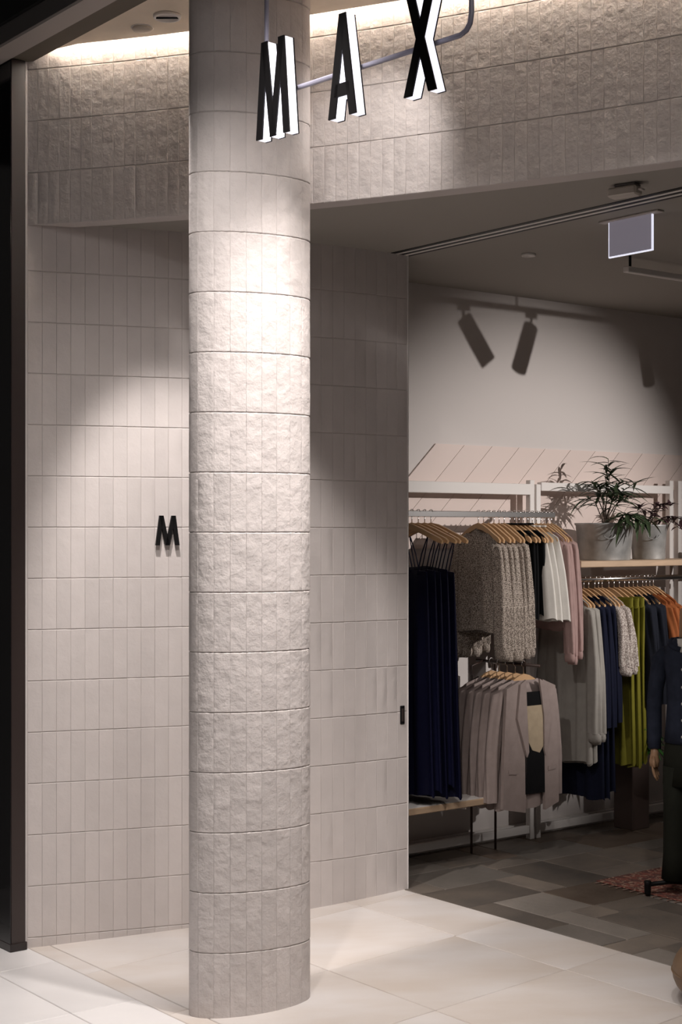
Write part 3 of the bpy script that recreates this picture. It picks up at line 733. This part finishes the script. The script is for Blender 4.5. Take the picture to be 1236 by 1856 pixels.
def trousers(p, a):
    t = thing('olive_trousers', 'bright olive wide trousers hanging from the lower rail', 'trousers', p, TH + a, 'olive trousers on the lower rail')
    link('waistband', body_mesh('waistband', F_olive, 0.05, 0.165, 0.165, 0.018, 6, 0.003, 2, 0.0, ztop=-0.105), t)
    for sg in (-1, 1):
        link('trouser_leg', body_mesh('trouser_leg', F_olive, 0.80, 0.085, 0.095, 0.020, 5, 0.013, 22 + sg, 0.0, ztop=-0.15), t, (0, sg * 0.083, 0))
    return t
rack_row(5.865, 5.945, 3, V2, R2, trousers, 'wooden hanger holding olive trousers on the lower rail', 'hangers of the olive trousers')
rack_row(5.985, 6.085, 4, V2, R2, lambda p, a: top_thing('dark_jacket', 'dark ink blue jacket hanging right of the olive trousers', F_inkblue, p, a, 'dark jackets on the lower rail',
    0.80, 0.150, 0.165, 0.022, 0.50, (0.042, 0.040), 6, 0.009, 25, slope=0.55, cat='jacket'),
    'wooden hanger holding a dark ink jacket on the lower rail', 'hangers of the dark jackets')
rack_row(6.125, 6.21, 4, V2, R2, lambda p, a: top_thing('rust_blouse', 'rust orange blouse near the right end of the lower rail', F_rust, p, a, 'rust blouses on the lower rail',
    0.34, 0.155, 0.16, 0.020, 0.24, (0.038, 0.040), 6, 0.008, 27, slope=0.55, cat='blouse'),
    'wooden hanger holding a rust orange blouse on the lower rail', 'hangers of the rust blouses')

# blazers facing out on the low rack
def blazer(p, a, label, group, first=True):
    t = thing('blazer', label, 'blazer', p, TH + a, group)
    sh = 0.165
    link('body', body_mesh('body', F_taupe, 0.63, sh, 0.185, 0.026, 5, 0.006, 31, 0.34, ztop=-0.055), t)
    for sg in (-1, 1):
        link('sleeve', sleeve_mesh('sleeve', F_taupe, sg * (sh + 0.012), -0.125, 0.52, 0.040, 0.036, 0.035, 33 + sg, 0.75), t)
    return t
xb = -0.036                                             # local -x faces the shop once the piece is turned
zs = 0.99
for k in range(5):
    v = 5.345 - 0.055 * k; rz = PI / 2                  # hanger axis along the wall
    lab = 'taupe blazer behind the open one on the low rack, ' + place_word(k, 9) if k < 4 else 'open taupe blazer over a black top, foremost on the low rack'
    hanger(5.10, v, zs, rz, 'wooden hanger holding a taupe blazer on the low rack, ' + place_word(k, 5), 'hangers of the taupe blazers', 0.66)
    B = blazer(W(5.10, v, zs), rz, lab, 'taupe blazers on the low rack')
    if k == 4:
        # after the turn local y runs along -n and local -x looks to the shop (-v)... fronts sit on the side of the viewer
        fx = -0.046
        def strip(poly, nm, m, off, th=0.006):
            o = MB().sweep(poly, fx - off - th, fx - off).build(nm, m, B); return o
        MB().sweep([(0.045, -0.14), (-0.085, -0.14), (-0.090, -0.62), (0.040, -0.62)], fx - 0.006, fx).build('shirt_front', F_black, B)
        MB().sweep([(0.036, -0.205), (-0.074, -0.205), (-0.076, -0.40), (-0.052, -0.43), (-0.004, -0.415), (0.024, -0.37)], fx - 0.009, fx - 0.006).build('cream_panel', F_cream, B)
        MB().sweep([(0.045, -0.080), (0.080, -0.100), (0.100, -0.26), (0.036, -0.445), (0.024, -0.42), (0.036, -0.26)], fx - 0.016, fx - 0.006).build('lapel', F_taupe, B)
        MB().sweep([(-0.045, -0.080), (-0.085, -0.100), (-0.125, -0.26), (-0.086, -0.445), (-0.078, -0.42), (-0.076, -0.26)], fx - 0.016, fx - 0.006).build('lapel', F_taupe, B)
        for sg, y0, y1 in ((1, 0.028, 0.165), (-1, -0.084, -0.165)):
            poly = [(y0, -0.42), (y0 + sg * 0.012, -0.23), (sg * 0.075, -0.085), (sg * 0.160, -0.118), (sg * 0.178, -0.40), (sg * 0.185, -0.675), (y0 + sg * 0.01, -0.705)]
            MB().sweep(poly, fx - 0.006, fx + 0.012).build('front_panel', F_taupe, B)
        MB().sweep([(0.10, -0.50), (0.15, -0.495), (0.15, -0.515), (0.10, -0.52)], fx - 0.010, fx - 0.006).build('pocket_flap', F_taupe, B)
        MB().sweep([(-0.11, -0.50), (-0.16, -0.495), (-0.16, -0.515), (-0.11, -0.52)], fx - 0.010, fx - 0.006).build('pocket_flap', F_taupe, B)

# ------------------------------------------------------------------ zinc tubs and plants
def tub(n, v, z, r, h, label, elong=1.0):
    t = thing('zinc_tub', label, 'planter', W(n, v, z), TH)
    MB().lathe([(r * 0.86, 0.0), (r * 0.87, 0.004), (r * 0.98, h * 0.93), (r * 1.02, h * 0.96), (r * 1.02, h), (r * 0.97, h), (r * 0.95, h * 0.93)], 40, 0, 0, elong, 1).build('body', M_zinc, t, True)
    MB().lathe([(r * 0.945, h * 0.86), (r * 0.6, h * 0.90), (r * 0.1, h * 0.91)], 30, 0, 0, elong, 1).build('soil', M_soil, t, True)
    for q in (-2.2, 0.6):
        c = Vector((elong * r * 1.0 * math.cos(q), r * 1.0 * math.sin(q), h * 0.70)); d = Vector((math.cos(q), math.sin(q), 0)); e = Vector((-d.y, d.x, 0))
        MB().tube([c + e * 0.03 * math.cos(w_) * -1 + d * (0.004 + 0.008 * math.sin(w_)) + Vector((0, 0, -0.022 * math.sin(w_))) for w_ in [k * PI / 8 for k in range(9)]], 0.0028, 6).build('handle', M_zinc, t, True)
    return t
tn = n_at(1097, 5.30); tub(tn, 5.305, 1.458, 0.142, 0.19, 'large weathered zinc tub with the leafy plant on the shelf', 1.12)
tn2 = n_at(1174, 5.33); tub(tn2, 5.325, 1.458, 0.098, 0.183, 'smaller zinc tub with purple sprigs, right of the large one')
M_leaf = mat('leaf_green', (0.055, 0.085, 0.040), 0.5, rnd=0.45)
M_leaf2 = mat('leaf_purple', (0.075, 0.035, 0.042), 0.6, rnd=0.35)
M_stem = mat('stem_brown', (0.10, 0.07, 0.05), 0.7)
M_fern = mat('fern_green', (0.035, 0.14, 0.025), 0.5, rnd=0.3)
def leaf_mesh(L, w, m, droop=0.25):
    v = []; f = []; n = 6
    for i in range(n + 1):
        t = i / n; ww = w * math.sin(PI * (0.06 + 0.94 * t) ** 0.8) * 0.5 + 0.0003; z = -droop * L * t * t
        v += [(L * t, -ww, z + ww * 0.35), (L * t, 0, z), (L * t, ww, z + ww * 0.35)]
    for i in range(n):
        a = 3 * i; f += [(a, a + 3, a + 4, a + 1), (a + 1, a + 4, a + 5, a + 2)]
    return mesh('leaf', v, f, m, True)
LM = [leaf_mesh(l, w, M_leaf, d) for l, w, d in ((0.12, 0.021, 0.3), (0.10, 0.018, 0.15), (0.135, 0.020, 0.45))]
LP = [leaf_mesh(l, w, M_leaf2, d) for l, w, d in ((0.062, 0.021, 0.2), (0.05, 0.018, 0.3))]
LFN = [leaf_mesh(l, w, M_fern, d) for l, w, d in ((0.10, 0.024, 0.5), (0.12, 0.020, 0.3))]
def plant(name, label, base, stems, leaves, per, seed, smat, spread=0.9):
    t = thing(name, label, 'plant', base, 0); rr = random.Random(seed)
    for (dx, dy, dz) in stems:
        tip = Vector((dx, dy, dz)); pts = [Vector((rr.uniform(-0.01, 0.01), rr.uniform(-0.01, 0.01), 0)) + tip * k * 0.2 + Vector((0, 0, 0.05 * math.sin(k * 0.2 * PI))) for k in range(6)]
        MB().tube(pts, [0.0035 - 0.0004 * k for k in range(6)], 6).build('stem', smat, t, True)
        ax = tip.normalized()
        for k in range(per):
            q = 0.35 + 0.65 * (k + 0.5) / per; i = min(4, int(q * 5)); p = pts[i].lerp(pts[i + 1], q * 5 - i)
            az = k * 2.4 + rr.uniform(-0.4, 0.4); side = Vector((math.cos(az), math.sin(az), 0))
            d = (ax * rr.uniform(0.25, 0.8) + side * spread + Vector((0, 0, rr.uniform(-0.55, 0.15)))).normalized()
            o = link('leaf', leaves[rr.randrange(len(leaves))], t, p); o.rotation_euler = d.to_track_quat('X', 'Z').to_euler()
            s_ = rr.uniform(0.75, 1.15); o.scale = (s_, s_, s_)
    return t
b0 = W(tn, 5.30, 1.62)
plant('leafy_plant', 'slender green leafy plant growing from the large zinc tub', b0,
      [(0.02, -0.02, 0.30), (-0.08, -0.02, 0.24), (0.09, 0.0, 0.24), (-0.02, 0.05, 0.22), (0.12, -0.03, 0.15), (-0.11, -0.05, 0.15), (0.05, -0.08, 0.18), (0.02, 0.02, 0.36), (0.16, 0.0, 0.24)], LM, 15, 41, M_stem)
plant('trailing_plant', 'drooping green foliage spilling over the front of the large zinc tub', b0 + Vector((0.06, -0.05, 0.01)),
      [(0.04, -0.12, 0.03), (0.10, -0.12, 0.02), (0.00, -0.12, 0.0), (0.14, -0.07, 0.03)], LM, 13, 43, M_stem, 0.7)
b1 = W(tn2, 5.325, 1.62)
plant('purple_sprigs', 'dark purple leafy sprigs reaching right out of the smaller tub', b1,
      [(0.12, -0.03, 0.12), (0.20, -0.04, 0.03), (0.07, 0.0, 0.12), (-0.06, -0.02, 0.10), (0.15, -0.06, 0.0), (0.02, -0.07, 0.06)], LP, 16, 47, M_stem, 0.8)
# brown floor planter with a fern behind the trousers
pnn, pvv = 6.13, 5.36
t = thing('floor_planter', 'tall plain brown planter box on the floor behind the trousers', 'planter', W(pnn, pvv, 0.045), TH)
M_plb = mat('brown_board', (0.11, 0.075, 0.065), 0.6)
MB().bbox(-0.066, 0.066, -0.066, 0.066, 0.0, 0.40, 0.004).build('box', M_plb, t)
MB().bbox(-0.070, 0.070, -0.070, 0.070, 0.385, 0.405, 0.003).build('rim', M_plb, t)
plant('fern', 'bright green fern leaning out of the brown floor planter', W(pnn, pvv, 0.45),
      [(0.00, -0.26, 0.16), (0.05, -0.28, 0.12), (0.08, -0.28, 0.04), (-0.04, -0.26, 0.18), (0.03, -0.32, 0.05)], LFN, 12, 53, M_fern, 0.7)

# ------------------------------------------------------------------ rug, mannequin, floor cushion
def kilim():
    m = bpy.data.materials.new('kilim'); m.use_nodes = True; nt = m.node_tree; N = nt.nodes; L = nt.links; b = N['Principled BSDF']; b.inputs['Roughness'].default_value = 0.95
    tc = N.new('ShaderNodeTexCoord'); mp = N.new('ShaderNodeMapping'); mp.inputs['Scale'].default_value = (26, 14, 1); mp.inputs['Rotation'].default_value = (0, 0, 0.785)
    ck = N.new('ShaderNodeTexChecker'); ck.inputs['Scale'].default_value = 1.0
    ck.inputs[1].default_value = (0.23, 0.075, 0.055, 1); ck.inputs[2].default_value = (0.13, 0.055, 0.045, 1)
    nz = N.new('ShaderNodeTexNoise'); nz.inputs['Scale'].default_value = 60
    rp = N.new('ShaderNodeValToRGB'); rp.color_ramp.elements[0].position = 0.56; rp.color_ramp.elements[1].position = 0.62; 
    mx = N.new('ShaderNodeMix'); mx.data_type = 'RGBA'; mx.inputs[7].default_value = (0.42, 0.28, 0.20, 1)
    L.new(tc.outputs['Object'], mp.inputs[0]); L.new(mp.outputs[0], ck.inputs[0]); L.new(tc.outputs['Object'], nz.inputs['Vector'])
    L.new(nz.outputs['Fac'], rp.inputs[0]); L.new(rp.outputs[0], mx.inputs[0]); L.new(ck.outputs[0], mx.inputs[6]); L.new(mx.outputs[2], b.inputs['Base Color'])
    return m
M_rug = kilim()
t = thing('rug', 'worn brick red patterned rug on the slate floor', 'rug', W(5.05, 3.40, 0.0465), TH)
MB().bbox(0, 1.5, 0, 1.22, 0.0, 0.006, 0.002).build('pile', M_rug, t)
for k in range(30):
    MB().box(-0.03, 0.0, 0.02 + k * 0.0405, 0.028 + k * 0.0405, 0.0, 0.003).build('tassel', mat('tassel', (0.30, 0.20, 0.16), 0.9), t)
MX, MY = (1250 - 618) / 423.0, 2750 / 423.0
MN = thing('mannequin', 'headless mannequin in dark denim jacket and dark trousers on a black stand', 'mannequin', (MX, MY, 0.0), -0.5)
M_denim = fabric('denim', (0.030, 0.036, 0.058), 0.85, 0.3); M_skin = mat('mannequin_wood', (0.36, 0.21, 0.12), 0.5); M_trs = fabric('dark_olive_cloth', (0.018, 0.019, 0.014))
def loft(rings, n=28):                                   # rings: (z, rx, ry, cx, cy)
    v = []; f = []
    for (z, rx, ry, x, y) in rings:
        for j in range(n):
            a = 2 * PI * j / n; v.append((x + rx * math.cos(a), y + ry * math.sin(a), z))
    for i in range(len(rings) - 1):
        for j in range(n): f.append((i * n + j, i * n + (j + 1) % n, (i + 1) * n + (j + 1) % n, (i + 1) * n + j))
    f += [tuple(range(n))[::-1], tuple((len(rings) - 1) * n + j for j in range(n))]
    return v, f
v, f = loft([(0.70, 0.108, 0.092, 0, 0), (0.78, 0.102, 0.086, 0, 0), (0.88, 0.095, 0.080, 0, 0), (1.00, 0.104, 0.088, 0, 0), (1.07, 0.118, 0.084, 0, 0), (1.11, 0.105, 0.066, 0, 0), (1.15, 0.060, 0.052, 0, 0)])
J = link('jacket', fixn(mesh('jacket', v, f, M_denim, True)), MN)
v, f = loft([(1.11, 0.05, 0.05, 0, -0.004), (1.16, 0.044, 0.044, 0, 0), (1.26, 0.042, 0.043, 0, 0), (1.275, 0.036, 0.037, 0, 0)]); link('neck', fixn(mesh('neck', v, f, M_skin, True)), MN)
v, f = loft([(1.09, 0.074, 0.064, 0, -0.012), (1.145, 0.056, 0.055, 0, -0.006), (1.150, 0.048, 0.048, 0, 0)]); link('tee_collar', fixn(mesh('tee_collar', v, f, F_white, True)), MN)
MB().tube([(0.08 * math.cos(a), 0.066 * math.sin(a) - 0.005, 1.135 - 0.035 * max(0, -math.sin(a))) for a in [-PI / 2 + 0.25 + k * (2 * PI - 0.5) / 20 for k in range(21)]], 0.012, 8).build('collar', M_denim, J, True)
MB().bbox(-0.014, 0.014, -0.102, -0.086, 0.71, 1.09, 0.002).build('placket', M_denim, J)
for z in (0.735, 0.805, 0.875, 0.945, 1.02):
    MB().lathe([(0.0075, 0), (0.0075, 0.003), (0.004, 0.004)], 12).build('button', M_trim, J, True, (0, -0.102, z), (PI / 2, 0, 0))
def limb(pts, rs, nm, m, par): return MB().tube(pts, rs, 14).build(nm, m, par, True)
for sg in (-1, 1):
    sl = limb([(sg * 0.095, 0, 1.085), (sg * 0.128, 0, 1.05), (sg * 0.152, 0.012, 0.93), (sg * 0.160, 0.012, 0.84), (sg * 0.152, -0.01, 0.72), (sg * 0.148, -0.02, 0.665)], [0.036, 0.040, 0.034, 0.032, 0.029, 0.028], 'sleeve', M_denim, J)
    # hand: palm and five fingers
    hb = Vector((sg * 0.147, -0.024, 0.0))
    hm = MB(); hm.tube([hb + Vector((0, 0, 0.675)), hb + Vector((0, 0, 0.645)), hb + Vector((0, -0.002, 0.615)), hb + Vector((0, -0.004, 0.590))], [0.017, 0.017, 0.023, 0.020], 12)
    for k, ln in enumerate((0.058, 0.066, 0.062, 0.048)):
        yy = -0.022 + k * 0.0125
        hm.tube([hb + Vector((0, yy, 0.598)), hb + Vector((-sg * 0.003, yy * 1.1, 0.598 - ln * 0.45)), hb + Vector((-sg * 0.010, yy * 1.1, 0.598 - ln * 0.8)), hb + Vector((-sg * 0.016, yy * 1.05, 0.598 - ln))], [0.0072, 0.0068, 0.006, 0.0045], 8)
    hm.tube([hb + Vector((0, -0.014, 0.632)), hb + Vector((-sg * 0.006, -0.030, 0.612)), hb + Vector((-sg * 0.010, -0.034, 0.590))], [0.009, 0.008, 0.006], 8)
    hm.build('hand', M_skin, MN, True)
v, f = loft([(0.72, 0.100, 0.086, 0, 0), (0.64, 0.112, 0.096, 0, 0), (0.52, 0.114, 0.098, 0, 0)]); T = link('trousers', fixn(mesh('trousers', v, f, M_trs, True)), MN)
for sg in (-1, 1):
    v, f = loft([(0.60, 0.062, 0.090, sg * 0.050, 0), (0.40, 0.058, 0.082, sg * 0.052, 0), (0.22, 0.058, 0.080, sg * 0.054, 0), (0.115, 0.064, 0.086, sg * 0.056, 0), (0.112, 0.05, 0.07, sg * 0.056, 0)])
    link('trouser_leg', fixn(mesh('trouser_leg', v, f, M_trs, True)), T)
MB().tube([(0, 0, 0.085), (0, 0, 0.60)], 0.012, 10).build('stand_pole', M_black, MN, True)
for a in (0.25, 0.25 + PI / 2, 0.25 + PI, 0.25 + 3 * PI / 2):
    d = Vector((math.cos(a + 0.35), math.sin(a + 0.35), 0))
    lg = MB().tube([Vector((0, 0, 0.10)), d * 0.09 + Vector((0, 0, 0.105)), d * 0.185 + Vector((0, 0, 0.095))], 0.010, 8).build('stand_leg', M_black, MN, True)
    MB().lathe([(0.012, 0.0535), (0.014, 0.062), (0.014, 0.095), (0.016, 0.11), (0.010, 0.113)], 14, d.x * 0.185, d.y * 0.185).build('foot', M_black, lg, True)
t = thing('floor_cushion', 'round tan leather floor cushion at the lower right edge', 'cushion', ((1345 - 618) / 545, 2750 / 545, 0.041), 0)
M_lea = mat('tan_leather', (0.20, 0.125, 0.07), 0.5, var=0.2, vscale=8)
MB().lathe([(0.10, 0.0)] + [(0.128 + 0.10 * math.cos(q_), 0.094 + 0.093 * math.sin(q_)) for q_ in [-1.5 + 0.25 * k for k in range(13)]] + [(0.05, 0.188), (0.01, 0.185)], 72).build('cover', M_lea, t, True)
MB().tube([(0.2285 * math.cos(2 * PI * k / 40), 0.2285 * math.sin(2 * PI * k / 40), 0.095) for k in range(41)], 0.0035, 6, False).build('piping', M_lea, t, True)
MB().lathe([(0.016, 0.182), (0.016, 0.190), (0.008, 0.194)], 16).build('button', M_lea, t, True)
